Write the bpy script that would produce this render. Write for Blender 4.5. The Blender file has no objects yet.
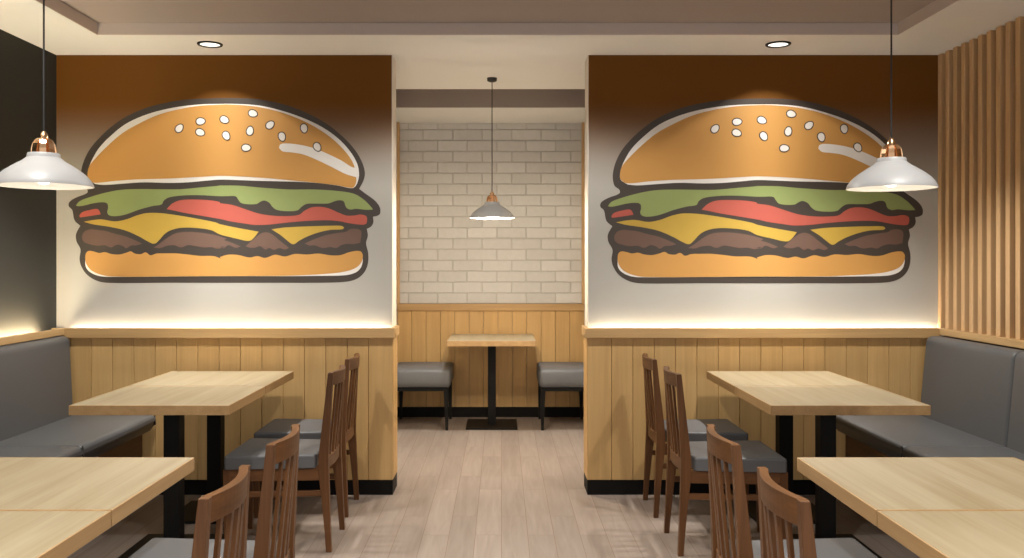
import bpy, bmesh, math, random
from mathutils import Vector, Matrix
from mathutils.geometry import tessellate_polygon
random.seed(7)
S = bpy.context.scene
COL = S.collection

# ------------------------------------------------------------------ camera
CAM_H = 1.40
F = 900.0                      # focal length in pixels of the 1024 px wide frame
VX, VY = 501.5, 261.0          # vanishing point
cd = bpy.data.cameras.new('camera')
cam = bpy.data.objects.new('camera', cd)
COL.objects.link(cam)
cam.location = (0, 0, CAM_H)
cam.rotation_euler = (math.pi / 2, 0, 0)
cd.sensor_width = 36.0
cd.lens = F * 36.0 / 1024.0
cd.shift_x = (512.0 - VX) / 1024.0
cd.shift_y = -(279.0 - VY) / 1024.0
cd.clip_start = 0.05
S.camera = cam
S.view_settings.view_transform = 'Standard'
S.view_settings.look = 'None'
S.view_settings.gamma = 1.0
S.view_settings.use_curve_mapping = False
S.view_settings.exposure = 1.04

# ------------------------------------------------------------------ helpers
def tag(o, label=None, cat=None, group=None, kind=None):
    if label: o['label'] = label
    if cat: o['category'] = cat
    if group: o['group'] = group
    if kind: o['kind'] = kind
    return o

def empty(name, loc=(0, 0, 0), rz=0.0):
    o = bpy.data.objects.new(name, None)
    o.empty_display_size = 0.05
    COL.objects.link(o)
    o.location = loc
    o.rotation_euler = (0, 0, rz)
    return o

def children(o):
    return [c for c in COL.objects if c.parent == o]

def copy_tree(o, parent=None):
    c = o.copy()
    COL.objects.link(c)
    c.parent = parent
    for ch in children(o):
        copy_tree(ch, c)
    return c

class MB:
    """collects shapes, links them as ONE mesh object"""
    def __init__(self):
        self.bm = bmesh.new()

    def _merge(self, t):
        me = bpy.data.meshes.new('tmp')
        t.to_mesh(me)
        t.free()
        self.bm.from_mesh(me)
        bpy.data.meshes.remove(me)

    def box(self, x0, x1, y0, y1, z0, z1, bev=0.0, seg=2, M=None):
        t = bmesh.new()
        bmesh.ops.create_cube(t, size=1.0)
        bmesh.ops.scale(t, vec=(x1 - x0, y1 - y0, z1 - z0), verts=t.verts)
        bmesh.ops.translate(t, vec=((x0 + x1) / 2, (y0 + y1) / 2, (z0 + z1) / 2), verts=t.verts)
        if bev:
            bmesh.ops.bevel(t, geom=list(t.edges), offset=bev, segments=seg, affect='EDGES', profile=0.5)
        if M:
            bmesh.ops.transform(t, matrix=M, verts=t.verts)
        self._merge(t)
        return self

    def loft(self, rings, cap=True, bev=0.0):
        """rings: list of lists of points, same count, closed"""
        t = bmesh.new()
        vs = [[t.verts.new(p) for p in r] for r in rings]
        n = len(rings[0])
        for a, b in zip(vs, vs[1:]):
            for i in range(n):
                t.faces.new((a[i], a[(i + 1) % n], b[(i + 1) % n], b[i]))
        if cap:
            t.faces.new(list(reversed(vs[0])))
            t.faces.new(vs[-1])
        bmesh.ops.recalc_face_normals(t, faces=t.faces)
        if bev:
            es = [e for e in t.edges if len(e.link_faces) == 2 and e.calc_face_angle(0) > 0.6]
            bmesh.ops.bevel(t, geom=es, offset=bev, segments=2, affect='EDGES', profile=0.5)
        self._merge(t)
        return self

    def prism(self, pts, axis, a0, a1, bev=0.0, seg=3, only_ends=False):
        """closed 2D outline extruded along an axis. axis 'y': pts are (x,z)"""
        def P(p, a):
            if axis == 'y': return (p[0], a, p[1])
            if axis == 'x': return (a, p[0], p[1])
            return (p[0], p[1], a)
        t = bmesh.new()
        A = [t.verts.new(P(p, a0)) for p in pts]
        B = [t.verts.new(P(p, a1)) for p in pts]
        n = len(pts)
        for i in range(n):
            t.faces.new((A[i], A[(i + 1) % n], B[(i + 1) % n], B[i]))
        fa = t.faces.new(list(reversed(A)))
        fb = t.faces.new(B)
        bmesh.ops.recalc_face_normals(t, faces=t.faces)
        if bev:
            es = list(set(fa.edges) | set(fb.edges)) if only_ends else list(t.edges)
            bmesh.ops.bevel(t, geom=es, offset=bev, segments=seg, affect='EDGES', profile=0.5)
        self._merge(t)
        return self

    def cushion(self, pts, y0, y1, r, seg=4):
        """outline (x,z) drawn out along y with rounded end edges"""
        n = len(pts)
        area = sum(pts[i][0] * pts[(i + 1) % n][1] - pts[(i + 1) % n][0] * pts[i][1] for i in range(n))
        sg = 1 if area > 0 else -1
        def inset(d):
            out = []
            for i in range(n):
                a, p, b = Vector(pts[i - 1]), Vector(pts[i]), Vector(pts[(i + 1) % n])
                u, v = (p - a).normalized(), (b - p).normalized()
                nn = Vector((-(u.y + v.y), u.x + v.x)) * sg
                L = nn.length
                nn = nn / L if L > 1e-6 else Vector((0, 0))
                q = p + nn * d / max(0.5, L / 2)
                out.append((q.x, q.y))
            return out
        rings = [[(x, y0 + r * (1 - math.cos(k / seg * math.pi / 2)), z) for x, z in inset(r * (1 - math.sin(k / seg * math.pi / 2)))] for k in range(seg + 1)]
        rings += [[(x, y1 - r * (1 - math.cos(k / seg * math.pi / 2)), z) for x, z in inset(r * (1 - math.sin(k / seg * math.pi / 2)))] for k in range(seg, -1, -1)]
        self.loft(rings)
        return self

    def lathe(self, prof, n=48, c=(0, 0, 0)):
        t = bmesh.new()
        rows = []
        for r, z in prof:
            if r < 1e-6:
                rows.append([t.verts.new((c[0], c[1], c[2] + z))])
            else:
                rows.append([t.verts.new((c[0] + r * math.cos(2 * math.pi * k / n), c[1] + r * math.sin(2 * math.pi * k / n), c[2] + z)) for k in range(n)])
        for a, b in zip(rows, rows[1:]):
            for k in range(n):
                k2 = (k + 1) % n
                if len(a) == 1 and len(b) == 1: continue
                if len(a) == 1: t.faces.new((a[0], b[k2], b[k]))
                elif len(b) == 1: t.faces.new((a[k], a[k2], b[0]))
                else: t.faces.new((a[k], a[k2], b[k2], b[k]))
        bmesh.ops.recalc_face_normals(t, faces=t.faces)
        self._merge(t)
        return self

    def build(self, name, mat, parent=None, smooth=False, angle=35):
        me = bpy.data.meshes.new(name)
        self.bm.to_mesh(me)
        self.bm.free()
        if smooth:
            for p in me.polygons: p.use_smooth = True
            me.set_sharp_from_angle(angle=math.radians(angle))
        me.materials.append(mat)
        o = bpy.data.objects.new(name, me)
        COL.objects.link(o)
        if parent: o.parent = parent
        return o

# ------------------------------------------------------------------ materials
def new_mat(name):
    m = bpy.data.materials.new(name)
    m.use_nodes = True
    nt = m.node_tree
    return m, nt, nt.nodes['Principled BSDF']

def N(nt, kind, **kw):
    n = nt.nodes.new(kind)
    for k, v in kw.items():
        setattr(n, k, v)
    return n

def mixcol(nt, fac, a, b, mode='MIX'):
    n = N(nt, 'ShaderNodeMix', data_type='RGBA', blend_type=mode)
    for sock, v in ((n.inputs[0], fac), (n.inputs[6], a), (n.inputs[7], b)):
        if hasattr(v, 'links'): nt.links.new(v, sock)
        elif isinstance(v, (int, float)): sock.default_value = v
        else: sock.default_value = (*v, 1.0)
    return n.outputs[2]

def srgb(r, g, b):
    f = lambda c: (c / 255 / 12.92) if c / 255 <= 0.04045 else ((c / 255 + 0.055) / 1.055) ** 2.4
    return (f(r), f(g), f(b))

def plain(name, col, rough=0.6, metal=0.0, noise=0.04, nscale=20.0, bump=0.0, spec=0.5):
    m, nt, p = new_mat(name)
    tc = N(nt, 'ShaderNodeTexCoord')
    nz = N(nt, 'ShaderNodeTexNoise')
    nz.inputs['Scale'].default_value = nscale
    nz.inputs['Detail'].default_value = 4
    nt.links.new(tc.outputs['Object'], nz.inputs['Vector'])
    lo = tuple(c * (1 - noise) for c in col)
    hi = tuple(min(1, c * (1 + noise)) for c in col)
    nt.links.new(mixcol(nt, nz.outputs['Fac'], lo, hi), p.inputs['Base Color'])
    p.inputs['Roughness'].default_value = rough
    p.inputs['Metallic'].default_value = metal
    p.inputs['Specular IOR Level'].default_value = spec
    if bump:
        b = N(nt, 'ShaderNodeBump')
        b.inputs['Strength'].default_value = bump
        b.inputs['Distance'].default_value = 0.002
        nt.links.new(nz.outputs['Fac'], b.inputs['Height'])
        nt.links.new(b.outputs['Normal'], p.inputs['Normal'])
    return m

def wood(name, light, dark, axis='z', rough=0.45, island=0.0, scale=1.0, spec=0.4):
    m, nt, p = new_mat(name)
    tc = N(nt, 'ShaderNodeTexCoord')
    oi = N(nt, 'ShaderNodeObjectInfo')
    add = N(nt, 'ShaderNodeVectorMath', operation='MULTIPLY_ADD')
    geo = N(nt, 'ShaderNodeNewGeometry')
    comb = N(nt, 'ShaderNodeMath', operation='ADD')
    nt.links.new(oi.outputs['Random'], comb.inputs[0])
    nt.links.new(geo.outputs['Random Per Island'], comb.inputs[1])
    nt.links.new(comb.outputs[0], add.inputs[0])
    add.inputs[1].default_value = (7.3, 11.1, 5.7)
    nt.links.new(tc.outputs['Object'], add.inputs[2])
    def grain(al, ac, det, dist):
        mp = N(nt, 'ShaderNodeMapping')
        sc = [ac * scale] * 3
        sc['xyz'.index(axis)] = al * scale
        mp.inputs['Scale'].default_value = sc
        nt.links.new(add.outputs[0], mp.inputs['Vector'])
        nz = N(nt, 'ShaderNodeTexNoise')
        nz.inputs['Scale'].default_value = 1.0
        nz.inputs['Detail'].default_value = det
        nz.inputs['Distortion'].default_value = dist
        nt.links.new(mp.outputs[0], nz.inputs['Vector'])
        return nz.outputs['Fac']
    g1 = grain(1.2, 22, 3, 0.6)
    g2 = grain(3.0, 130, 2, 0.1)
    mx = N(nt, 'ShaderNodeMath', operation='MULTIPLY_ADD')
    nt.links.new(g2, mx.inputs[0]); mx.inputs[1].default_value = 0.45
    nt.links.new(g1, mx.inputs[2])
    mr = N(nt, 'ShaderNodeMapRange')
    mr.inputs['From Min'].default_value = 0.48
    mr.inputs['From Max'].default_value = 0.98
    nt.links.new(mx.outputs[0], mr.inputs['Value'])
    c = mixcol(nt, mr.outputs[0], dark, light)
    if island:
        h = N(nt, 'ShaderNodeHueSaturation')
        r = N(nt, 'ShaderNodeMapRange')
        r.inputs['To Min'].default_value = 1 - island
        r.inputs['To Max'].default_value = 1 + island
        nt.links.new(geo.outputs['Random Per Island'], r.inputs['Value'])
        nt.links.new(r.outputs[0], h.inputs['Value'])
        nt.links.new(c, h.inputs['Color'])
        c = h.outputs['Color']
    nt.links.new(c, p.inputs['Base Color'])
    p.inputs['Roughness'].default_value = rough
    p.inputs['Specular IOR Level'].default_value = spec
    b = N(nt, 'ShaderNodeBump')
    b.inputs['Strength'].default_value = 0.12
    b.inputs['Distance'].default_value = 0.001
    nt.links.new(g2, b.inputs['Height'])
    nt.links.new(b.outputs['Normal'], p.inputs['Normal'])
    return m

def emitter(name, col, strength):
    m, nt, p = new_mat(name)
    p.inputs['Base Color'].default_value = (0.8, 0.8, 0.8, 1)
    p.inputs['Emission Color'].default_value = (*col, 1)
    p.inputs['Emission Strength'].default_value = strength
    return m

OAK_L, OAK_D = (0.635, 0.41, 0.17), (0.54, 0.335, 0.13)
M_panel = wood('oak panelling', OAK_L, OAK_D, 'z', 0.5, island=0.05)
M_rail = wood('oak rail', (0.55, 0.36, 0.165), (0.44, 0.27, 0.115), 'x', 0.45)
M_rail_y = wood('oak side rail', (0.58, 0.385, 0.185), (0.47, 0.30, 0.135), 'y', 0.45)
M_slat = wood('oak slats', (0.68, 0.455, 0.245), (0.56, 0.355, 0.175), 'z', 0.5, spec=0.2)
M_table = wood('pale oak table top', (0.355, 0.300, 0.198), (0.272, 0.211, 0.121), 'y', 0.42, scale=0.8)
M_edge = wood('oak edge band', (0.45, 0.29, 0.135), (0.35, 0.21, 0.09), 'y', 0.45)
M_chair = wood('walnut brown chair wood', (0.155, 0.066, 0.0235), (0.080, 0.0315, 0.0098), 'z', 0.42, spec=0.28)
M_chair_y = wood('walnut brown chair rail wood', (0.165, 0.0715, 0.026), (0.088, 0.036, 0.0118), 'y', 0.42, spec=0.28)
M_chair_x = wood('walnut brown chair stretcher wood', (0.155, 0.066, 0.0235), (0.080, 0.0315, 0.0098), 'x', 0.42, spec=0.28)
M_plinth = wood('dark stained plinth', (0.16, 0.085, 0.04), (0.10, 0.05, 0.024), 'y', 0.5)
M_black = plain('black painted steel', (0.006, 0.0055, 0.005), 0.5, spec=0.2)
M_base = plain('black skirting', (0.006, 0.005, 0.0045), 0.55, spec=0.15)
M_vinyl = plain('grey leatherette', (0.096, 0.099, 0.102), 0.46, noise=0.06, nscale=160, bump=0.12)
M_seat = plain('grey seat pad vinyl', (0.105, 0.107, 0.112), 0.5, noise=0.06, nscale=160, bump=0.10)
M_ceiling = plain('warm white ceiling paint', (0.88, 0.885, 0.885), 0.85, noise=0.015, nscale=3)
M_tray = plain('taupe ceiling paint', (0.37, 0.32, 0.30), 0.85, noise=0.015, nscale=3)
M_lip = plain('shade toned lip paint', (0.60, 0.52, 0.48), 0.85, noise=0.015, nscale=3)  # toned below the ceiling white to put shade into the tray edge
M_greywall = plain('charcoal wall paint', (0.047, 0.046, 0.041), 0.85, noise=0.03, nscale=6, spec=0.15)
M_white = plain('off white wall paint', (0.72, 0.67, 0.60), 0.8, noise=0.015, nscale=4)
M_slatback = wood('dark backing board', (0.12, 0.06, 0.024), (0.08, 0.04, 0.016), 'z', 0.6)
M_shade = plain('white enamel', (0.36, 0.36, 0.36), 0.45, noise=0.01)
M_copper = plain('polished copper', (0.86, 0.56, 0.33), 0.22, metal=1.0, noise=0.03)
M_cord = plain('black cord', (0.012, 0.012, 0.012), 0.6)
M_bulb = emitter('lit bulb', (1.0, 0.90, 0.74), 1.6)
M_led = emitter('led strip', (1.0, 0.93, 0.77), 20.0)
M_led_side = emitter('side led strip', (1.0, 0.88, 0.62), 90.0)
M_lens = emitter('downlight lens', (1.0, 0.95, 0.87), 0.75)

# painted wall above the wainscot: brown band on top, its fade to off-white painted in for the downlight scallop
M_mural_wall, nt, p = new_mat('brown paint with scallop fade')
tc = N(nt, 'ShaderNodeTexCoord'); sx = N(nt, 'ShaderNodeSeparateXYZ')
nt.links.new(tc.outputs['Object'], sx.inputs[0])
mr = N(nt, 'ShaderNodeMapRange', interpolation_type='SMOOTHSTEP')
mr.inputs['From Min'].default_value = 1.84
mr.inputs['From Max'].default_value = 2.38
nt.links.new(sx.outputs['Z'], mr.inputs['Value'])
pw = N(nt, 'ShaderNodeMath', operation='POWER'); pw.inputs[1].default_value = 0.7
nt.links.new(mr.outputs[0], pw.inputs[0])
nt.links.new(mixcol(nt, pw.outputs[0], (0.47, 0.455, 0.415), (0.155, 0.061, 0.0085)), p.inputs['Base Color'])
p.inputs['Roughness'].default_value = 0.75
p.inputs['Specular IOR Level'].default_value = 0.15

# floor: pale brown boards running away from the camera
M_floor, nt, p = new_mat('pale brown floor boards')
tc = N(nt, 'ShaderNodeTexCoord')
mp = N(nt, 'ShaderNodeMapping')
mp.inputs['Rotation'].default_value = (0, 0, math.pi / 2)
nt.links.new(tc.outputs['Object'], mp.inputs['Vector'])
bk = N(nt, 'ShaderNodeTexBrick', offset=0.37, offset_frequency=2)
bk.inputs['Scale'].default_value = 1.0
bk.inputs['Brick Width'].default_value = 0.92
bk.inputs['Row Height'].default_value = 0.134
bk.inputs['Mortar Size'].default_value = 0.0016
bk.inputs['Mortar Smooth'].default_value = 0.3
bk.inputs['Color1'].default_value = (0.0, 0.0, 0.0, 1)
bk.inputs['Color2'].default_value = (1.0, 1.0, 1.0, 1)
bk.inputs['Mortar'].default_value = (0.5, 0.5, 0.5, 1)
nt.links.new(mp.outputs[0], bk.inputs['Vector'])
mp2 = N(nt, 'ShaderNodeMapping')
mp2.inputs['Scale'].default_value = (30, 2.2, 1)
nt.links.new(tc.outputs['Object'], mp2.inputs['Vector'])
off = N(nt, 'ShaderNodeVectorMath', operation='MULTIPLY_ADD')
nt.links.new(bk.outputs['Color'], off.inputs[0])
off.inputs[1].default_value = (13.0, 17.0, 3.0)
nt.links.new(mp2.outputs[0], off.inputs[2])
nz = N(nt, 'ShaderNodeTexNoise')
nz.inputs['Scale'].default_value = 1.0; nz.inputs['Detail'].default_value = 5; nz.inputs['Distortion'].default_value = 0.9
nt.links.new(off.outputs[0], nz.inputs['Vector'])
c1 = mixcol(nt, nz.outputs['Fac'], (0.205, 0.157, 0.130), (0.335, 0.283, 0.242))
c2 = mixcol(nt, bk.outputs['Color'], (0.90, 0.89, 0.88), (1.09, 1.09, 1.09))
c3 = mixcol(nt, 1.0, c1, c2, 'MULTIPLY')
c4 = mixcol(nt, bk.outputs['Fac'], c3, (0.17, 0.11, 0.08))
nt.links.new(c4, p.inputs['Base Color'])
p.inputs['Roughness'].default_value = 0.5
p.inputs['Specular IOR Level'].default_value = 0.3

# white painted brick
M_brick, nt, p = new_mat('white painted brick')
geo = N(nt, 'ShaderNodeNewGeometry'); tc = N(nt, 'ShaderNodeTexCoord')
nz = N(nt, 'ShaderNodeTexNoise'); nz.inputs['Scale'].default_value = 26; nz.inputs['Detail'].default_value = 5
nt.links.new(tc.outputs['Object'], nz.inputs['Vector'])
c = mixcol(nt, geo.outputs['Random Per Island'], (0.58, 0.59, 0.60), (0.70, 0.715, 0.73))
c = mixcol(nt, 0.35, c, mixcol(nt, nz.outputs['Fac'], (0.52, 0.50, 0.48), (0.78, 0.77, 0.75)))
nt.links.new(c, p.inputs['Base Color']); p.inputs['Roughness'].default_value = 0.7
b = N(nt, 'ShaderNodeBump'); b.inputs['Strength'].default_value = 0.35; b.inputs['Distance'].default_value = 0.004
nt.links.new(nz.outputs['Fac'], b.inputs['Height']); nt.links.new(b.outputs['Normal'], p.inputs['Normal'])
M_mortar = plain('pale mortar', (0.60, 0.58, 0.56), 0.9, noise=0.06, nscale=60)

# ------------------------------------------------------------------ room
XL, XR = -2.68, 2.62
YP, YU = 5.385, 5.420           # wainscot front, upper wall front
YBACK = 5.61                    # rear of the two end walls
OL, OR = -0.649, 0.512          # edges of the opening
YB = 8.10                       # alcove rear wall
AL, AR = -0.935, 0.742          # alcove side walls
ZC, ZT, ZL = 2.64, 2.705, 1.0
YF = -0.9

def struct(o):
    o['kind'] = 'structure'
    return o

struct(MB().box(XL - 0.1, XR + 0.1, YF, YB + 0.2, -0.08, 0).build('floor', M_floor))

# ceiling: lower border round a shallow tray, alcove strip with a second tray
TL, TR, TY = -2.22, 2.177, 4.94
c = MB()
c.box(XL - 0.1, TL, YF, TY, ZC, ZC + 0.3)
c.box(TR, XR + 0.1, YF, TY, ZC, ZC + 0.3)
c.box(XL - 0.1, XR + 0.1, TY, YBACK, ZC, ZC + 0.3)
c.box(AL - 0.1, AR + 0.1, YBACK, 6.49, ZC, ZC + 0.3)
c.box(AL - 0.1, AR + 0.1, 7.29, YB + 0.2, ZC, ZC + 0.3)
ceil = struct(c.build('ceiling', M_ceiling))
t = MB()
t.box(TL, TR, YF, TY, ZT, ZT + 0.2)
t.build('tray_panel', M_tray, ceil)
t = MB()
t.box(TL, TR, TY - 0.004, TY, ZC + 0.0015, ZT)
t.box(TL, TL + 0.004, YF, TY - 0.004, ZC + 0.0015, ZT)
t.box(TR - 0.004, TR, YF, TY - 0.004, ZC + 0.0015, ZT)
t.build('tray_lip', M_lip, ceil)
t = MB()
t.box(AL, AR, 6.492, 7.288, 2.86, 2.94)
t.box(AL, AR, 7.27, 7.289, ZC + 0.002, 2.86)
t.box(AL, AR, 6.491, 6.51, ZC + 0.002, 2.86)
t.box(AL - 0.05, AL + 0.004, 6.491, 7.289, ZC + 0.002, 2.94)
t.box(AR - 0.004, AR + 0.05, 6.491, 7.289, ZC + 0.002, 2.94)
t.build('alcove_tray_panel', M_tray, ceil)

def boards(mb, axis, a0, a1, w, q0, q1, z0, z1, start=None):
    """upright boards side by side, each with softened edges"""
    n = max(1, round((a1 - a0) / w))
    w = (a1 - a0) / n
    for k in range(n):
        u, v = a0 + k * w + 0.0012, a0 + (k + 1) * w - 0.0012
        if axis == 'x': mb.box(u, v, q0, q1, z0, z1, 0.002, 1)
        else: mb.box(q0, q1, u, v, z0, z1, 0.002, 1)

def end_wall(name, x0, x1, inner):
    """half-height oak wainscot with a light ledge, painted wall above"""
    ux0, ux1 = (x0, x1 - 0.012) if inner > 0 else (x0 + 0.012, x1 + 0.045)
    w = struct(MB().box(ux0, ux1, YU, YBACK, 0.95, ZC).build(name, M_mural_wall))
    # inner reveal of the upper wall, plain off-white
    xi = ux1 if inner > 0 else ux0
    MB().box(min(xi, xi + inner * 0.004), max(xi, xi + inner * 0.004), YU, YBACK, 1.0, ZC).build('reveal', M_white, w)
    wb = MB()
    wb.box(x0 + (0.02 if inner < 0 else 0), x1 - (0.02 if inner > 0 else 0), YP + 0.02, YBACK, 0.085, 0.94)
    wb.build('backing', M_slatback, w)
    b = MB()
    u = 0.0
    while u < x1 - x0 - 0.01:                                     # first board at the opening is a little wider
        v = min(u + (0.1466 if u == 0 else 0.1277), x1 - x0)
        p0, p1 = (x1 - v, x1 - u) if inner > 0 else (x0 + u, x0 + v)
        b.box(p0 + 0.0011, p1 - 0.0011, YP, YP + 0.02, 0.09, 0.945, 0.002, 1)
        u = v
    xe0, xe1 = (x1 - 0.02, x1) if inner > 0 else (x0, x0 + 0.02)
    boards(b, 'y', YP + 0.021, YBACK, 0.10, xe0, xe1, 0.09, 0.945)
    b.build('wainscot', M_panel, w)
    p = 0.028
    l = MB()
    la, lb = (x0, x1 + 0.012) if inner > 0 else (x0 - 0.012, x1)
    l.box(la, lb, YP - p, YP + 0.006, 0.94, ZL, 0.003)            # front board of the light ledge
    l.box(la, lb, YP + 0.004, YU, 0.94, 0.962)
    ea, eb = (x1 - 0.014, x1 + 0.012) if inner > 0 else (x0 - 0.012, x0 + 0.014)
    l.box(ea, eb, YP + 0.004, YBACK, 0.94, ZL, 0.003)
    l.build('ledge', M_rail, w)
    MB().box(x0 + 0.03 if inner < 0 else x0 + 0.1, x1 - 0.03 if inner > 0 else x1 - 0.02, YP + 0.0075, YP + 0.0185, 0.963, 0.970).build('light_strip', M_led, w)
    bb = MB()
    bb.box(x0 + (0.002 if inner < 0 else 0), x1 - (0.002 if inner > 0 else 0), YP + 0.002, YBACK, 0, 0.09, 0.002, 1)
    bb.build('baseboard', M_base, w)
    return w

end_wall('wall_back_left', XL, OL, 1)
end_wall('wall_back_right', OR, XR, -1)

# left side wall, charcoal, with ledge and light strip
wl = struct(MB().box(XL - 0.1, XL, YF, YBACK, 0, ZC + 0.01).build('wall_left', M_greywall))
l = MB()
l.box(XL, XL + 0.014, YF, YP - 0.03, 0.90, 0.965)
l.box(XL + 0.014, XL + 0.055, YF, YP - 0.03, 0.955, 0.965)
l.box(XL + 0.055, XL + 0.08, YF, YP - 0.029, 0.96, ZL, 0.003)
l.build('ledge', M_rail_y, wl)
MB().box(XL + 0.03, XL + 0.045, YF, YP - 0.20, 0.966, 0.974).build('light_strip', M_led_side, wl)
b = MB(); b.box(XL, XL + 0.012, YF, YP, 0, 0.90); b.build('wainscot', M_panel, wl)

# right side wall: upright oak slats in front of a dark board
wr = struct(MB().box(XR + 0.045, XR + 0.14, YF, YBACK, 0, ZC + 0.01).build('wall_right', M_slatback))
b = MB()
y = YU - 0.003
while y > YF:
    b.box(XR + 0.006, XR + 0.045, y - 0.040, y, ZL, ZC, 0.002, 1)
    y -= 0.0907
b.build('slats', M_slat, wr)
MB().box(XR - 0.014, XR + 0.045, YF, YP - 0.029, 0.96, ZL, 0.003).build('ledge', M_rail_y, wr)
MB().box(XR + 0.012, XR + 0.045, YF, YP, 0, 0.94).build('wainscot', M_panel, wr)
MB().box(XR + 0.010, XR + 0.040, YP + 0.014, YP + 0.034, 1.001, 1.012).build('light_strip', M_led, wr)

# alcove
wa = struct(MB().box(AL - 0.1, AR + 0.1, YB + 0.012, YB + 0.15, 0, ZC + 0.01).build('wall_alcove', M_mortar))
b = MB()
rh, bl, g = 0.098, 0.265, 0.007
z = ZL + 0.018; row = 0
while z < ZC - 0.01:
    z1 = min(z + rh - g, ZC)
    x = AL - (0.0 if row % 2 else 0.135) - 0.03
    while x < AR:
        a, e = max(x, AL), min(x + bl - g, AR)
        if e - a > 0.01:
            d = random.uniform(-0.0015, 0.0015)
            b.box(a, e, YB + d, YB + 0.02, z + random.uniform(-.001, .001), z1, 0.0025, 1)
        x += bl
    z += rh; row += 1
b.build('bricks', M_brick, wa)
b = MB()
boards(b, 'x', AL, AR, 0.134, YB - 0.02, YB + 0.012, 0.09, 0.955)
b.build('wainscot', M_panel, wa)
MB().box(AL, AR, YB - 0.045, YB + 0.012, 0.955, 1.016, 0.003).build('ledge', M_rail, wa)
MB().box(AL, AR, YB - 0.03, YB + 0.012, 0, 0.09).build('baseboard', M_base, wa)
for nm, x0, x1, xs in (('wall_alcove_left', AL - 0.1, AL, AL), ('wall_alcove_right', AR, AR + 0.1, AR - 0.022)):
    s = struct(MB().box(x0, x1, YBACK, YB + 0.01, 0, ZC + 0.01).build(nm, M_white))
    MB().box(xs, xs + 0.022, YB - 0.06, YB - 0.001, 1.016, ZC - 0.001, 0.002, 1).build('corner_trim', M_slat, s)

# ------------------------------------------------------------------ burger murals (painted on the end walls)
PX = YU / F
def Lz(k, pts):
    """points read off four tiles of the left picture, to metres about the picture's middle"""
    ox, oy = {1: (50, 80), 2: (220, 80), 3: (50, 180), 4: (220, 180)}[k]
    return [((ox + x / 5.072 - 224.5), -(oy + y / 5.072 - 190.5)) for x, y in pts]
def Rz(k, pts):
    ox, oy = {1: (590, 80), 2: (760, 80), 3: (590, 180), 4: (760, 180)}[k]
    out = []
    for x, y in pts:
        px, py = ox + x / 5.072, oy + y / 5.072
        out.append((68.7 + (px - 600.3) / 1.035 - 224.5, -(98.1 + (py - 97.4) / 1.009 - 190.5)))
    return out

OUTLINE = (Rz(1, [(150, 556), (125, 535), (116, 500), (118, 460), (132, 410), (160, 355), (205, 300), (270, 240), (350, 185), (440, 145), (540, 117), (660, 97), (780, 90), (880, 87)])
    + Lz(2, [(0, 92), (90, 92), (200, 99), (320, 123), (430, 162), (535, 218), (620, 285), (685, 355), (722, 420), (735, 470), (728, 510), (706, 552)])
    + Lz(4, [(742, 72), (785, 104), (810, 137), (812, 170), (797, 182), (776, 186), (778, 215), (766, 236), (745, 248), (750, 282), (741, 320), (752, 372), (750, 425), (732, 468), (696, 500), (640, 516), (500, 521), (250, 521), (0, 521)])
    + Lz(3, [(600, 521), (300, 522), (240, 512), (190, 482), (160, 440), (150, 400), (155, 352), (135, 312), (132, 275), (154, 232), (125, 205), (113, 152), (95, 132), (100, 110), (135, 88), (188, 66)]))
BUN_RIM = (Rz(1, [(152, 490), (157, 450), (180, 395), (215, 340), (275, 280), (350, 222), (440, 180), (540, 150), (650, 130), (760, 120), (880, 118)])
    + Lz(2, [(0, 121), (100, 122), (200, 130), (300, 152), (420, 192), (520, 240), (600, 297), (660, 362), (695, 422), (705, 468), (702, 505), (688, 538), (668, 549), (600, 536), (480, 521), (350, 515), (200, 512), (100, 508), (0, 505)])
    + Lz(1, [(800, 510), (700, 519), (600, 522), (480, 519), (380, 525), (280, 532), (232, 528)]) + Rz(1, [(185, 524), (160, 508)]))
BUN_TOP = (Rz(1, [(152, 492), (160, 440), (195, 395), (255, 335), (335, 268), (420, 220), (520, 175), (620, 148), (740, 128), (880, 121)])
    + Lz(2, [(0, 123), (100, 127), (200, 138), (300, 161), (400, 197), (480, 237), (560, 290), (620, 345), (660, 395), (681, 436), (684, 470), (692, 505), (684, 536), (668, 547), (600, 535), (480, 520), (390, 512), (300, 503), (200, 495), (100, 489), (0, 486)])
    + Lz(1, [(800, 489), (700, 495), (600, 500), (450, 504), (330, 512), (250, 521)]) + Rz(1, [(180, 520), (160, 506)]))
SHINE = Lz(2, [(300, 345), (306, 328), (330, 322), (400, 328), (480, 347), (560, 381), (620, 411), (665, 440), (684, 446), (692, 434), (702, 455), (699, 495), (640, 478), (560, 438), (480, 400), (420, 377), (360, 367), (318, 362)])
LETTUCE = (Lz(3, [(132, 130), (150, 108), (200, 88), (280, 65), (360, 50), (450, 46), (560, 47), (660, 47), (760, 38), (850, 30)])
    + Lz(4, [(0, 28), (100, 29), (200, 38), (350, 48), (480, 48), (600, 56), (680, 70), (730, 100), (765, 135), (776, 150), (740, 151), (690, 146), (660, 150), (640, 139), (627, 108), (602, 103), (575, 110), (550, 119), (500, 120), (440, 121), (415, 135), (392, 154), (340, 158), (290, 152), (268, 138), (250, 115), (225, 104), (205, 110), (185, 122), (130, 122), (105, 115), (92, 98), (80, 83), (40, 82)])
    + Lz(3, [(860, 82), (760, 77), (680, 78), (605, 88), (577, 105), (566, 124), (520, 132), (450, 151), (390, 173), (340, 183), (303, 180), (291, 165), (295, 140), (290, 119), (265, 113), (220, 118), (170, 130), (145, 133)]))
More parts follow.
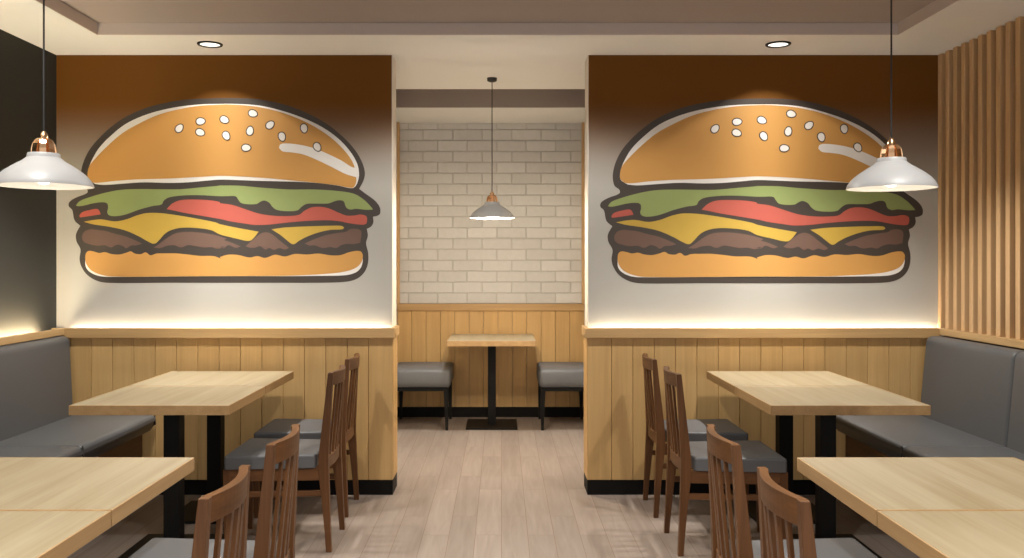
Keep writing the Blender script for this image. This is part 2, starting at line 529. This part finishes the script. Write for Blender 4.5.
TOMATO = [Lz(3, [(150, 180), (165, 163), (200, 153), (240, 147), (252, 160), (257, 174), (200, 183), (153, 190)]),
    Lz(3, [(592, 148), (620, 120), (660, 103), (720, 99), (800, 102), (860, 111)]) + Lz(4, [(0, 117), (60, 126), (120, 145), (200, 171), (280, 182), (360, 182), (402, 176), (430, 155), (465, 139), (510, 136), (555, 145), (600, 165), (640, 180), (680, 180), (715, 175), (742, 184), (746, 205), (738, 224), (700, 225), (650, 218), (600, 208), (540, 204), (450, 207), (350, 215), (250, 226), (180, 228), (120, 220), (50, 209)]) + Lz(3, [(870, 199), (760, 180), (680, 166), (620, 153)])]
CHEESE = [Lz(3, [(172, 212), (220, 203), (265, 200), (330, 210), (390, 199), (440, 180), (490, 168), (560, 168), (640, 178), (740, 195), (840, 215)]) + Lz(4, [(0, 224), (80, 241), (150, 254), (196, 262), (175, 290), (155, 307), (130, 308), (80, 296), (0, 276)]) + Lz(3, [(820, 255), (740, 243), (660, 243), (610, 256), (580, 275), (555, 303), (530, 323), (498, 312), (450, 285), (380, 255), (300, 237), (220, 225)]),
    Lz(4, [(262, 250), (330, 241), (450, 235), (560, 232), (618, 233), (630, 242), (620, 250), (560, 253), (500, 266), (440, 288), (400, 309), (372, 326), (345, 310), (310, 281)])]
PATTY = [Lz(3, [(163, 288), (175, 262), (205, 250), (240, 253), (280, 258), (320, 270), (380, 285), (430, 305), (468, 323), (440, 331), (410, 333), (387, 346), (370, 335), (340, 328), (310, 342), (280, 331), (240, 333), (200, 325), (172, 313)]),
    Lz(3, [(525, 343), (560, 320), (600, 290), (640, 270), (700, 263), (770, 268), (840, 280), (895, 297)]) + Lz(4, [(20, 305), (60, 318), (104, 337), (80, 344), (42, 330), (20, 345), (0, 338)]) + Lz(3, [(890, 338), (850, 349), (820, 341), (780, 343), (740, 336), (700, 330), (665, 342), (630, 331), (590, 335), (560, 345)]),
    Lz(4, [(130, 336), (170, 300), (205, 273), (235, 265), (265, 276), (300, 305), (350, 344), (330, 353), (300, 345), (275, 355), (250, 345), (230, 353), (205, 336), (175, 344), (150, 343)]),
    Lz(4, [(430, 322), (480, 300), (540, 279), (600, 268), (640, 262), (660, 249), (700, 249), (717, 263), (712, 318), (680, 325), (645, 324), (615, 331), (590, 345), (560, 340), (520, 345), (480, 331), (455, 333)])]
HEEL_RIM = Lz(3, [(180, 395), (182, 440), (205, 468), (250, 487), (310, 491), (600, 490)]) + Lz(4, [(0, 488), (330, 488), (500, 486), (635, 483), (688, 469), (714, 445), (724, 412), (722, 385), (500, 385), (200, 400), (0, 400)]) + Lz(3, [(600, 385), (300, 380)])
HEEL = (Lz(3, [(182, 375), (196, 360), (220, 362), (250, 370), (280, 366), (310, 375), (350, 378), (385, 370), (410, 362), (430, 373), (462, 376), (486, 367), (510, 382), (540, 373), (580, 372), (640, 372), (700, 378), (760, 385), (830, 386), (868, 399)])
    + Lz(4, [(0, 391), (40, 379), (90, 380), (150, 393), (190, 386), (230, 395), (280, 379), (330, 388), (380, 375), (440, 378), (500, 373), (560, 382), (610, 381), (660, 365), (708, 360), (723, 375), (723, 400), (712, 425), (686, 447), (635, 464), (560, 474), (450, 481), (330, 486), (0, 487)])
    + Lz(3, [(600, 489), (315, 489), (255, 479), (212, 459), (189, 433), (181, 410)]))
SEEDS = [(1, 657, 245, 50), (1, 765, 210, 5), (1, 763, 266, -20), (1, 886, 202, -25), (1, 895, 283, -60), (2, 168, 170, -15), (2, 153, 258, 80), (2, 255, 228, 40), (2, 315, 288, -75), (2, 134, 344, 0), (2, 427, 246, -80), (2, 494, 340, -60)]

def smooth_closed(pts, sub=4):
    n = len(pts); out = []
    for i in range(n):
        p0, p1, p2, p3 = (Vector(pts[(i + k - 1) % n]) for k in range(4))
        def corner(a, b, c):
            u, v = (b - a), (c - b)
            return u.length < 1e-6 or v.length < 1e-6 or u.angle(v) > 1.15
        t0, t1 = 0.36, 0.36
        ln = (p2 - p1).length
        m1 = (p2 - p0); m2 = (p3 - p1)
        m1 = m1.normalized() * ln if m1.length > 1e-6 else m1
        m2 = m2.normalized() * ln if m2.length > 1e-6 else m2
        if corner(p0, p1, p2): m1 = (p2 - p1)
        if corner(p1, p2, p3): m2 = (p2 - p1)
        for s in range(sub):
            t = s / sub
            h00, h10 = 2*t**3 - 3*t*t + 1, t**3 - 2*t*t + t
            h01, h11 = -2*t**3 + 3*t*t, t**3 - t*t
            out.append(h00 * p1 + h10 * m1 + h01 * p2 + h11 * m2)
    return [(q.x, q.y) for q in out]

def flat_shape(name, pts, mat, parent, y0, y1, sx, sz, smooth=True, add=None):
    """a painted shape: outline in picture units, a millimetre or two of paint film thick"""
    P = smooth_closed(pts) if smooth else pts
    P = [(x * sx, z * sz) for x, z in P]
    bm = bmesh.new()
    A = [bm.verts.new((x, y0, z)) for x, z in P]
    B = [bm.verts.new((x, y1, z)) for x, z in P]
    for tri in tessellate_polygon([[Vector((x, z, 0)) for x, z in P]]):
        try: bm.faces.new([A[i] for i in tri])
        except ValueError: pass
    n = len(P)
    for i in range(n):
        bm.faces.new((A[i], A[(i + 1) % n], B[(i + 1) % n], B[i]))
    bmesh.ops.recalc_face_normals(bm, faces=bm.faces)
    me = bpy.data.meshes.new(name); bm.to_mesh(me); bm.free()
    me.materials.append(mat)
    o = bpy.data.objects.new(name, me); COL.objects.link(o); o.parent = parent
    return o

M_ink = plain('dark brown mural ink', (0.056, 0.044, 0.036), 0.5)
M_bun = plain('orange bun paint', (0.58, 0.297, 0.076), 0.6, noise=0.03, nscale=3)
M_cream = plain('white mural paint', (0.80, 0.775, 0.74), 0.6)
M_green = plain('lettuce green paint', (0.275, 0.335, 0.115), 0.6)
M_red = plain('tomato red paint', (0.47, 0.10, 0.07), 0.6)
M_yellow = plain('cheese yellow paint', (0.52, 0.342, 0.052), 0.6)
M_brown = plain('patty brown paint', (0.15, 0.086, 0.062), 0.6)

def mural(loc, kx, label):
    r = empty('burger_mural', loc)
    tag(r, label, 'mural', 'painted burger murals')
    sx, sz = PX * kx, PX
    L = lambda k: (-0.0008 * (k + 1), -0.0008 * k + 0.0004)
    def sh(name, pts, mat, k, parent=r, smooth=True):
        return flat_shape(name, pts, mat, parent, *L(k), sx, sz, smooth)
    sh('outline', OUTLINE, M_ink, 0)
    top = sh('top_bun', BUN_TOP, M_bun, 2)
    sh('highlight', BUN_RIM, M_cream, 1, top)
    sh('shine', SHINE, M_cream, 3, top)
    sh('lettuce', LETTUCE, M_green, 1)
    for q in TOMATO: sh('tomato_slice', q, M_red, 1)
    for q in CHEESE: sh('cheese_slice', q, M_yellow, 1)
    for q in PATTY: sh('patty', q, M_brown, 1)
    hl = sh('bottom_bun', HEEL, M_bun, 2)
    sh('highlight', HEEL_RIM, M_cream, 1, hl)
    for k, x, y, a in SEEDS:
        (cx, cz), = Lz(k, [(x, y)])
        a = math.radians(a)
        def ell(ra, rb, n=28):
            out = []
            for i in range(n):
                th = 2 * math.pi * i / n
                u, v = ra * math.cos(th), rb * math.sin(th) * (1 - 0.12 * math.cos(th))
                out.append((cx + u * math.cos(a) - v * math.sin(a), cz + u * math.sin(a) + v * math.cos(a)))
            return out
        sd = sh('sesame_seed', ell(4.2, 3.1), M_cream, 5, smooth=False)
        sh('seed_outline', ell(5.25, 4.1), M_ink, 4, sd, False)
    return r
zc = CAM_H + (VY - 190.5) * PX
mural(((224.5 - VX) * PX, YU, zc), 1.0, 'cartoon burger painted on the left end wall, left of the opening')
mural(((761.5 - VX) * PX, YU, zc - 0.003), 1.035, 'cartoon burger painted on the right end wall, beside the slatted wall')

# ------------------------------------------------------------------ tables
def table_slab(r, x0, x1, y0, y1, z0=0.706, z1=0.75):
    e = 0.005
    t = MB().box(x0 + e, x1 - e, y0 + e, y1 - e, z0, z1, 0.0008, 1).build('table_top', M_table, r)
    b = MB()
    b.box(x0, x0 + e, y0, y1, z0, z1 - 0.0003, 0.0012, 1)
    b.box(x1 - e, x1, y0, y1, z0, z1 - 0.0003, 0.0012, 1)
    b.box(x0 + e, x1 - e, y0, y0 + e, z0, z1 - 0.0003, 0.0012, 1)
    b.box(x0 + e, x1 - e, y1 - e, y1, z0, z1 - 0.0003, 0.0012, 1)
    o = b.build('edge_band', M_edge, t)
    o['label'] = 'darker oak edge'
    return t

def make_table(name, w, d, base, label, loc, base_r):
    """square top on a black square column; origin on the floor under the middle"""
    r = empty(name, loc)
    table_slab(r, -w / 2, w / 2, -d / 2 + 0.0034, d / 2 - 0.0034)
    MB().box(-0.038, 0.038, -0.038, 0.038, 0.012, 0.70, 0.002, 1).build('column', M_black, r)
    MB().box(-base_r, base_r, -base_r, base_r, 0.0, 0.014, 0.003, 1).build('base_plate', M_black, r)
    MB().box(-0.2, 0.2, -0.03, 0.03, 0.695, 0.7055).box(-0.03, 0.03, -0.2, 0.2, 0.6955, 0.7052).build('support_bracket', M_black, r)
    return r
HD = 0.637
proto = make_table('dining_table', 0.720, HD, 0.2, '', (0, 0, 0), 0.21)
G = 'pale oak dining tables set in pairs'
specs = [
    (-1.587, 5.318 - HD / 2, 'pale oak table against the left end wall, between banquette and chairs'),
    (-1.587, 5.318 - HD * 1.5, 'pale oak table joined in front of the one at the left end wall'),
    (1.571, 5.318 - HD / 2, 'pale oak table against the right end wall, under the burger mural'),
    (1.571, 5.318 - HD * 1.5, 'pale oak table joined in front of the one at the right end wall'),
    (-1.377, 2.985 - HD / 2, 'rear table of the near left pair, in the left foreground'),
    (-1.377, 2.985 - HD * 1.5, 'nearest table on the left, cut off by the bottom left corner'),
    (1.339, 2.985 - HD / 2, 'rear table of the near right pair, in the right foreground'),
    (1.339, 2.985 - HD * 1.5, 'nearest table on the right, cut off by the bottom right corner'),
]
for i, (x, y, lab) in enumerate(specs):
    o = proto if i == 0 else copy_tree(proto)
    o.location = (x, y, 0)
    tag(o, lab, 'table', G)

at = empty('alcove_table', (-0.082, 7.685, 0))
tag(at, 'small square oak table on a black pedestal against the alcove brick wall', 'table')
table_slab(at, -0.363, 0.363, -0.37, 0.345)
MB().box(-0.034, 0.034, -0.034, 0.034, 0.012, 0.70, 0.002, 1).build('column', M_black, at)
MB().box(-0.215, 0.215, -0.225, 0.215, 0.0, 0.014, 0.003, 1).build('base_plate', M_black, at)
MB().box(-0.2, 0.2, -0.03, 0.03, 0.697, 0.71).build('support_bracket', M_black, at)

# ------------------------------------------------------------------ chairs
def lerp(a, b, t): return a + (b - a) * t
POST = [  # z, front x, rear x of the curved rear posts
    (0.0, 0.257, 0.283), (0.10, 0.249, 0.278), (0.22, 0.237, 0.273), (0.33, 0.224, 0.269), (0.40, 0.217, 0.266),
    (0.46, 0.218, 0.266), (0.60, 0.2335, 0.2725), (0.73, 0.248, 0.279), (0.86, 0.262, 0.286)]
def post_x(z):
    for (z0, a0, b0), (z1, a1, b1) in zip(POST, POST[1:]):
        if z0 <= z <= z1:
            t = (z - z0) / (z1 - z0)
            return lerp(a0, a1, t), lerp(b0, b1, t)
    return POST[-1][1:]
HY = 0.172        # half width of the back at the top
def half_y(z): return lerp(0.195, HY, z / 0.86)
def bow(y, k=0.026):
    return k * (1 - min(1.0, (y / (HY - 0.026)) ** 2))

def make_chair():
    r = empty('dining_chair', (0, 0, 0))
    # cushion: wider at the front, softly rounded
    pts = []
    rad = 0.018
    fr, bk_, xf, xb = 0.228, 0.150, -0.226, 0.222
    corners = [(xf, -fr), (0.20, -0.218), (xb, -bk_), (xb, bk_), (0.20, 0.218), (xf, fr)]
    cor = [(xf, -fr), (0.205, -0.190), (0.205, 0.190), (xf, fr)]
    n = len(cor)
    for i in range(n):
        p, a, b = Vector(cor[i]), Vector(cor[i - 1]), Vector(cor[(i + 1) % n])
        u, v = (a - p).normalized() * rad, (b - p).normalized() * rad
        for k in range(5):
            t = k / 4
            q = (1 - t) ** 2 * (p + u) + 2 * t * (1 - t) * p + t * t * (p + v)
            pts.append((q.x, q.y))
    m = MB()
    rings = []
    for z, ins in ((0.403, 0.003), (0.406, 0), (0.458, 0), (0.464, 0.0015), (0.467, 0.005), (0.469, 0.012)):
        rings.append([(x * (1 - ins / 0.22), y * (1 - ins / 0.22), z) for x, y in pts])
    m.loft(rings)
    m.build('seat', M_seat, r, True, 12)
    # rear posts
    for s in (-1, 1):
        m = MB()
        m.loft([[(a, s * half_y(z), z), (b, s * half_y(z), z), (b, s * (half_y(z) - 0.028), z), (a, s * (half_y(z) - 0.028), z)] for z, a, b in POST], bev=0.002)
        m.build('rear_leg', M_chair, r)
    # front legs, tapered
    for s in (-1, 1):
        m = MB()
        m.loft([[(-0.215 - h, s * 0.195 - h, z), (-0.215 + h, s * 0.195 - h, z), (-0.215 + h, s * 0.195 + h, z), (-0.215 - h, s * 0.195 + h, z)]
                for z, h in ((0, 0.0125), (0.30, 0.0175), (0.403, 0.0175))], bev=0.002)
        m.build('front_leg', M_chair, r)
    # apron under the seat
    m = MB()
    m.box(-0.226, -0.206, -0.18, 0.18, 0.343, 0.402, 0.002, 1)
    for s in (-1, 1):
        A, B = (-0.20, s * 0.198), (0.235, s * 0.170)
        w = 0.010
        m.loft([[(x, y - w, 0.343), (x, y + w, 0.343), (x, y + w, 0.402), (x, y - w, 0.402)] for x, y in (A, B)], bev=0.002)
    m.build('seat_frame', M_chair_x, r)
    # side stretchers and the cross bar
    for s in (-1, 1):
        m = MB()
        w = 0.008
        m.loft([[(x, y - w, 0.265), (x, y + w, 0.265), (x, y + w, 0.293), (x, y - w, 0.293)] for x, y in ((-0.205, s * 0.195), (0.245, s * 0.170))], bev=0.002)
        m.build('stretcher', M_chair_x, r)
    MB().box(0.0, 0.018, -0.175, 0.175, 0.268, 0.290, 0.002, 1).build('cross_stretcher', M_chair_y, r)
    # curved top rail
    def rail(z0, z1, th, k, yh, x0, x1):
        rings = []
        nn = 14
        for i in range(nn + 1):
            y = -yh + 2 * yh * i / nn
            d = bow(y, k)
            rings.append([(x0[0] + d, y, z0), (x0[1] + d, y, z0), (x1[1] + d, y, z1), (x1[0] + d, y, z1)])
        return rings
    yh = HY - 0.026
    m = MB()
    a0, b0 = post_x(0.795); a1, b1 = post_x(0.859)
    m.loft(rail(0.797, 0.8602, 0.021, 0.026, yh + 0.002, (a0 + 0.003, b0 - 0.0005), (a1, b1 - 0.0005)), bev=0.0015)
    m.build('top_rail', M_chair_y, r)
    # lower rear rail with a small drop in the middle
    m = MB()
    rings = []
    yl = half_y(0.42) - 0.026
    for i in range(15):
        y = -yl + 2 * yl * i / 14
        d = bow(y, 0.012)
        lo = 0.375 + 0.02 * min(1, max(0, (1 - abs(y) / yl) * 4))
        rings.append([(0.238 + d, y, lo), (0.258 + d, y, lo), (0.258 + d, y, 0.452), (0.238 + d, y, 0.452)])
    m.loft(rings, bev=0.002)
    m.build('lower_rail', M_chair_y, r)
    # back slats
    for k in range(4):
        ys = (k + 1) / 5 * 2 - 1
        m = MB()
        rings = []
        for z in (0.445, 0.80):
            y = ys * (half_y(z) - 0.026)
            a, b = post_x(z)
            d = bow(y, 0.012 if z < 0.5 else 0.024)
            x = (0.243 if z < 0.5 else a + 0.011) + d
            rings.append([(x, y - 0.011, z), (x + 0.011, y - 0.011, z), (x + 0.011, y + 0.011, z), (x, y + 0.011, z)])
        m.loft(rings, bev=0.0015)
        m.build('back_slat', M_chair, r)
    return r
chair = make_chair()
GC = 'brown slat-back dining chairs on the aisle side of the tables'
cs = [
    (-1.120, 4.910 + 0.195, 0, 'brown chair nearest the left end wall, back to the aisle'),
    (-1.100, 4.322 + 0.195, 0, 'second brown chair from the left end wall, at the far left table'),
    (-0.953, 2.641 + HY, 0, 'brown chair at the rear table of the near left pair'),
    (-0.951, 2.042 + HY, 0, 'nearest brown chair on the left, cut off at the bottom edge'),
    (1.112, 4.909 + 0.185, math.pi, 'brown chair nearest the right end wall, back to the aisle'),
    (1.120, 4.270 + 0.188, math.pi, 'second brown chair from the right end wall, at the far right table'),
    (0.964, 2.641 + HY, math.pi, 'brown chair at the rear table of the near right pair'),
    (0.956, 2.020 + HY, math.pi, 'nearest brown chair on the right, cut off at the bottom edge'),
]
for i, (x, y, rz, lab) in enumerate(cs):
    o = chair if i == 0 else copy_tree(chair)
    o.location = (x, y, 0); o.rotation_euler = (0, 0, rz)
    tag(o, lab, 'chair', GC)

# ------------------------------------------------------------------ banquettes
def rounded(pts, radii, k=6):
    out = []; n = len(pts)
    for i in range(n):
        p, a, b = Vector(pts[i]), Vector(pts[i - 1]), Vector(pts[(i + 1) % n])
        rd = radii[i]
        if rd <= 0: out.append((p.x, p.y)); continue
        u, v = (a - p).normalized() * rd, (b - p).normalized() * rd
        for j in range(k + 1):
            t = j / k
            q = (1 - t) ** 2 * (p + u) + 2 * t * (1 - t) * p + t * t * (p + v)
            out.append((q.x, q.y))
    return out

def banquette(s, wall, front, label):
    """s = -1 left, +1 right; wall = x of the wall face, front = x of the seat's front edge"""
    r = empty('banquette', (wall, 3.5, 0))
    X = lambda d: s * (-d)               # d: distance out from the wall, towards the aisle
    depth = abs(wall - front)
    y1, mod = 5.352 - 3.5, 0.925
    seat = rounded([(X(0.10), 0.385), (X(depth - 0.03), 0.385), (X(depth), 0.44), (X(depth - 0.004), 0.492), (X(0.10), 0.486)], [0.0, 0.03, 0.03, 0.04, 0.0])
    b0 = 0.018 if s < 0 else 0.0
    back = rounded([(X(0.025), 0.40), (X(0.150), 0.40), (X(0.140), 0.52), (X(0.100 + b0), 0.955), (X(0.025), 0.957)], [0.0, 0.0, 0.03, 0.04, 0.01])
    for k in range(6):
        a, b = y1 - mod * (k + 1) + 0.002, y1 - mod * k - 0.002
        MB().cushion(seat, a, b, 0.012).build('seat_cushion', M_vinyl, r, True, 40)
    for k in range(6):
        a, b = y1 - mod * (k + 1) + 0.0015, y1 - mod * k - 0.0015
        MB().cushion(back, a, b, 0.022).build('backrest', M_vinyl, r, True, 40)
    x0, x1 = sorted((X(0.10), X(depth - 0.08)))
    MB().box(x0, x1, y1 - mod * 6, y1, 0.085, 0.383, 0.002, 1).build('plinth', M_plinth, r)
    x0, x1 = sorted((X(0.10), X(depth - 0.11)))
    MB().box(x0, x1, y1 - mod * 6, y1, 0.0, 0.085).build('kick_board', M_base, r)
    tag(r, label, 'bench', 'grey upholstered wall banquettes')
    return r
banquette(-1, XL, -2.055, 'long grey upholstered banquette along the charcoal left wall')
banquette(1, XR, 1.965, 'long grey upholstered banquette along the slatted right wall')

# ------------------------------------------------------------------ alcove benches
def bench(x0, x1, label):
    xm = (x0 + x1) / 2
    r = empty('upholstered_bench', (xm, 7.72, 0))
    h = (x1 - x0) / 2
    m = MB()
    yf, yb = -0.315, 0.30
    rings = []
    for z, i in ((0.360, 0.010), (0.365, 0.003), (0.40, 0), (0.482, 0.001), (0.494, 0.006), (0.501, 0.015), (0.505, 0.030), (0.507, 0.05)):
        ring = []
        for cx, cy in ((-1, -1), (1, -1), (1, 1), (-1, 1)):
            px, py = cx * (h - i), (yf + i) if cy < 0 else (yb - i)
            rd = 0.035
            for k in range(5):
                a0 = {(-1, -1): math.pi, (1, -1): 1.5 * math.pi, (1, 1): 0, (-1, 1): 0.5 * math.pi}[(cx, cy)]
                a = a0 + k / 4 * math.pi / 2
                ring.append((px - cx * rd + rd * math.cos(a), py - cy * rd + rd * math.sin(a), z))
        rings.append(ring)
    m.loft(rings)
    m.build('seat', M_seat, r, True, 60)
    MB().box(-h + 0.02, h - 0.02, yf + 0.02, yb - 0.02, 0.325, 0.363, 0.003, 1).build('seat_frame', M_black, r)
    for sx_ in (-1, 1):
        for yy in (yf + 0.04, yb - 0.04):
            m = MB()
            cx = sx_ * (h - 0.034)
            m.loft([[(cx + dx - q, yy - q, z), (cx + dx + q, yy - q, z), (cx + dx + q, yy + q, z), (cx + dx - q, yy + q, z)]
                    for z, q, dx in ((0, 0.011, sx_ * 0.006), (0.33, 0.019, 0))], bev=0.002)
            m.build('leg', M_black, r)
    tag(r, label, 'bench', 'grey benches beside the alcove table')
bench(-0.922, -0.424, 'low grey upholstered bench with black legs left of the alcove table')
bench(0.310, 0.738, 'low grey upholstered bench with black legs right of the alcove table')

# ------------------------------------------------------------------ pendant lamps
SHADE_O = [(0.164, 0), (0.1625, 0.006), (0.159, 0.013), (0.151, 0.025), (0.140, 0.037), (0.124, 0.050), (0.106, 0.062), (0.088, 0.073), (0.070, 0.083), (0.058, 0.0895), (0.0515, 0.095), (0.050, 0.106), (0.048, 0.109), (0.030, 0.110)]
SHADE_I = [(0.028, 0.106), (0.046, 0.102), (0.049, 0.092), (0.056, 0.0865), (0.086, 0.070), (0.104, 0.0585), (0.121, 0.0465), (0.137, 0.034), (0.148, 0.0225), (0.156, 0.012), (0.159, 0.006), (0.161, 0.0)]
def pendant(x, y, zr, ztop, label, power):
    r = empty('pendant_lamp', (x, y, zr))
    MB().lathe([(a * (0.935 if a > 0.06 else 1), b) for a, b in SHADE_O + SHADE_I + [SHADE_O[0]]], 64).build('shade', M_shade, r, True, 40)
    cap = MB().lathe([(0.0, 0.112), (0.020, 0.112), (0.020, 0.142), (0.022, 0.144), (0.022, 0.150), (0.015, 0.156), (0.013, 0.170), (0.009, 0.176), (0.005, 0.182), (0.0, 0.182)], 24).build('socket', M_copper, r, True, 40)
    for k in range(8):
        a = 2 * math.pi * (k + 0.5) / 8
        m = MB()
        rings = []
        for rr, z in ((0.0355, 0.108), (0.0345, 0.124), (0.031, 0.140), (0.024, 0.152), (0.016, 0.158)):
            c, s_ = math.cos(a), math.sin(a)
            w, t_ = 0.0105 * (0.55 + 0.45 * rr / 0.039), 0.0025
            pts = []
            for dw, dt in ((-w, -t_), (w, -t_), (w, t_), (-w, t_)):
                pts.append(((rr + dt) * c - dw * s_, (rr + dt) * s_ + dw * c, z))
            rings.append(pts)
        m.loft(rings)
        m.build('bracket', M_copper, cap, False)
    MB().lathe([(0.0, 0.180), (0.003, 0.180), (0.003, ztop - zr - 0.01), (0.0, ztop - zr - 0.01)], 10).build('cord', M_cord, r, True)
    MB().lathe([(0.0, ztop - zr - 0.026), (0.020, ztop - zr - 0.026), (0.032, ztop - zr - 0.020), (0.034, ztop - zr), (0.0, ztop - zr)], 24).build('canopy', M_cord, r, True)
    prof = [(0.0, 0.112)] + [(0.014, 0.100), (0.014, 0.080)] + [(0.029 * math.sin(q), 0.036 - 0.031 * math.cos(q)) for q in [math.pi * (1 - j / 12) * 0.86 for j in range(0, 13)]]
    MB().lathe(prof, 24).build('bulb', M_bulb, r, True)
    ld = bpy.data.lights.new('pendant_light', 'POINT')
    ld.energy = power; ld.color = (1.0, 0.84, 0.62); ld.shadow_soft_size = 0.03
    lo = bpy.data.objects.new('pendant_light', ld); COL.objects.link(lo)
    lo.location = (x, y, zr - 0.03)
    tag(r, label, 'lamp', 'white pendant lamps with copper caps')
    return r
pendant(-1.518, 2.985, 1.648, ZT, 'white dome pendant lamp hanging at the left, by the charcoal wall', 1.0)
pendant(1.399, 3.230, 1.660, ZT, 'white dome pendant lamp hanging at the right, in front of the mural', 1.0)
pendant(-0.064, 6.10, 1.690, ZC, 'white dome pendant lamp in the middle, hanging in the alcove opening', 29.0)

# ------------------------------------------------------------------ downlights
def downlight(x, y, label):
    r = empty('downlight', (x, y, ZC))
    MB().lathe([(0.056, -0.001), (0.056, -0.007), (0.068, -0.008), (0.071, -0.004), (0.071, 0.0), (0.056, -0.001)], 40).build('trim_ring', M_black, r, True)
    MB().lathe([(0.0, -0.003), (0.057, -0.003), (0.057, -0.001), (0.0, -0.001)], 40).build('lens', M_lens, r, True)
    tag(r, label, 'ceiling light', 'recessed downlights over the murals')
downlight(-1.665, 5.14, 'round recessed ceiling downlight above the left burger mural')
downlight(1.580, 5.14, 'round recessed ceiling downlight above the right burger mural')

def spot(name, loc, power, size, blend, col, radius=0.03, washer=False):
    ld = bpy.data.lights.new(name, 'SPOT')
    ld.energy = power; ld.color = col; ld.shadow_soft_size = radius
    ld.spot_size = math.radians(size); ld.spot_blend = blend
    o = bpy.data.objects.new(name, ld); COL.objects.link(o)
    o.location = loc
    if washer:     # wall-washer optics: more light towards the foot of the wall
        ld.use_nodes = True
        nt = ld.node_tree
        em = next(n for n in nt.nodes if n.type == 'EMISSION')
        g = N(nt, 'ShaderNodeNewGeometry'); s = N(nt, 'ShaderNodeSeparateXYZ')
        nt.links.new(g.outputs['Incoming'], s.inputs[0])
        z2 = N(nt, 'ShaderNodeMath', operation='POWER'); nt.links.new(s.outputs['Z'], z2.inputs[0]); z2.inputs[1].default_value = 2.0
        s2 = N(nt, 'ShaderNodeMath', operation='SUBTRACT'); s2.inputs[0].default_value = 1.0; nt.links.new(z2.outputs[0], s2.inputs[1])
        mx = N(nt, 'ShaderNodeMath', operation='MAXIMUM'); nt.links.new(s2.outputs[0], mx.inputs[0]); mx.inputs[1].default_value = 0.045
        pw = N(nt, 'ShaderNodeMath', operation='POWER'); nt.links.new(mx.outputs[0], pw.inputs[0]); pw.inputs[1].default_value = -1.15
        nt.links.new(pw.outputs[0], em.inputs['Strength'])
    return o
WARM = (1.0, 0.965, 0.91)
for x in (-1.665, 1.580):
    spot('mural_downlight', (x, 5.14, ZC - 0.02), 2.9, 110, 0.12, WARM, 0.03, True)
# unseen fill spots added over tables and aisle, outside the frame
for x, y, pw in ((-1.66, 4.46, 55), (1.62, 4.46, 55), (-1.45, 2.5, 46), (1.42, 2.5, 46), (-1.5, 0.4, 90), (1.5, 0.4, 90)):
    spot('tray_fill_spot', (x, y, ZT - 0.03), pw, 104, 0.5, WARM, 0.05)
spot('tray_fill_spot', (-0.05, 1.9, ZT - 0.03), 90, 120, 0.6, WARM, 0.05)
spot('tray_fill_spot', (-0.05, 4.4, ZT - 0.03), 34, 146, 0.3, WARM, 0.05)
spot('alcove_fill_spot', (-0.08, 6.95, 2.81), 105, 66, 0.7, WARM, 0.04)  # added fill spot for alcove table and floor, no fixture

# soft world fill added through the open side behind the camera
w = bpy.data.worlds.new('world'); S.world = w
w.use_nodes = True
bg = w.node_tree.nodes['Background']
bg.inputs['Color'].default_value = (1.0, 0.975, 0.95, 1)
bg.inputs['Strength'].default_value = 0.6
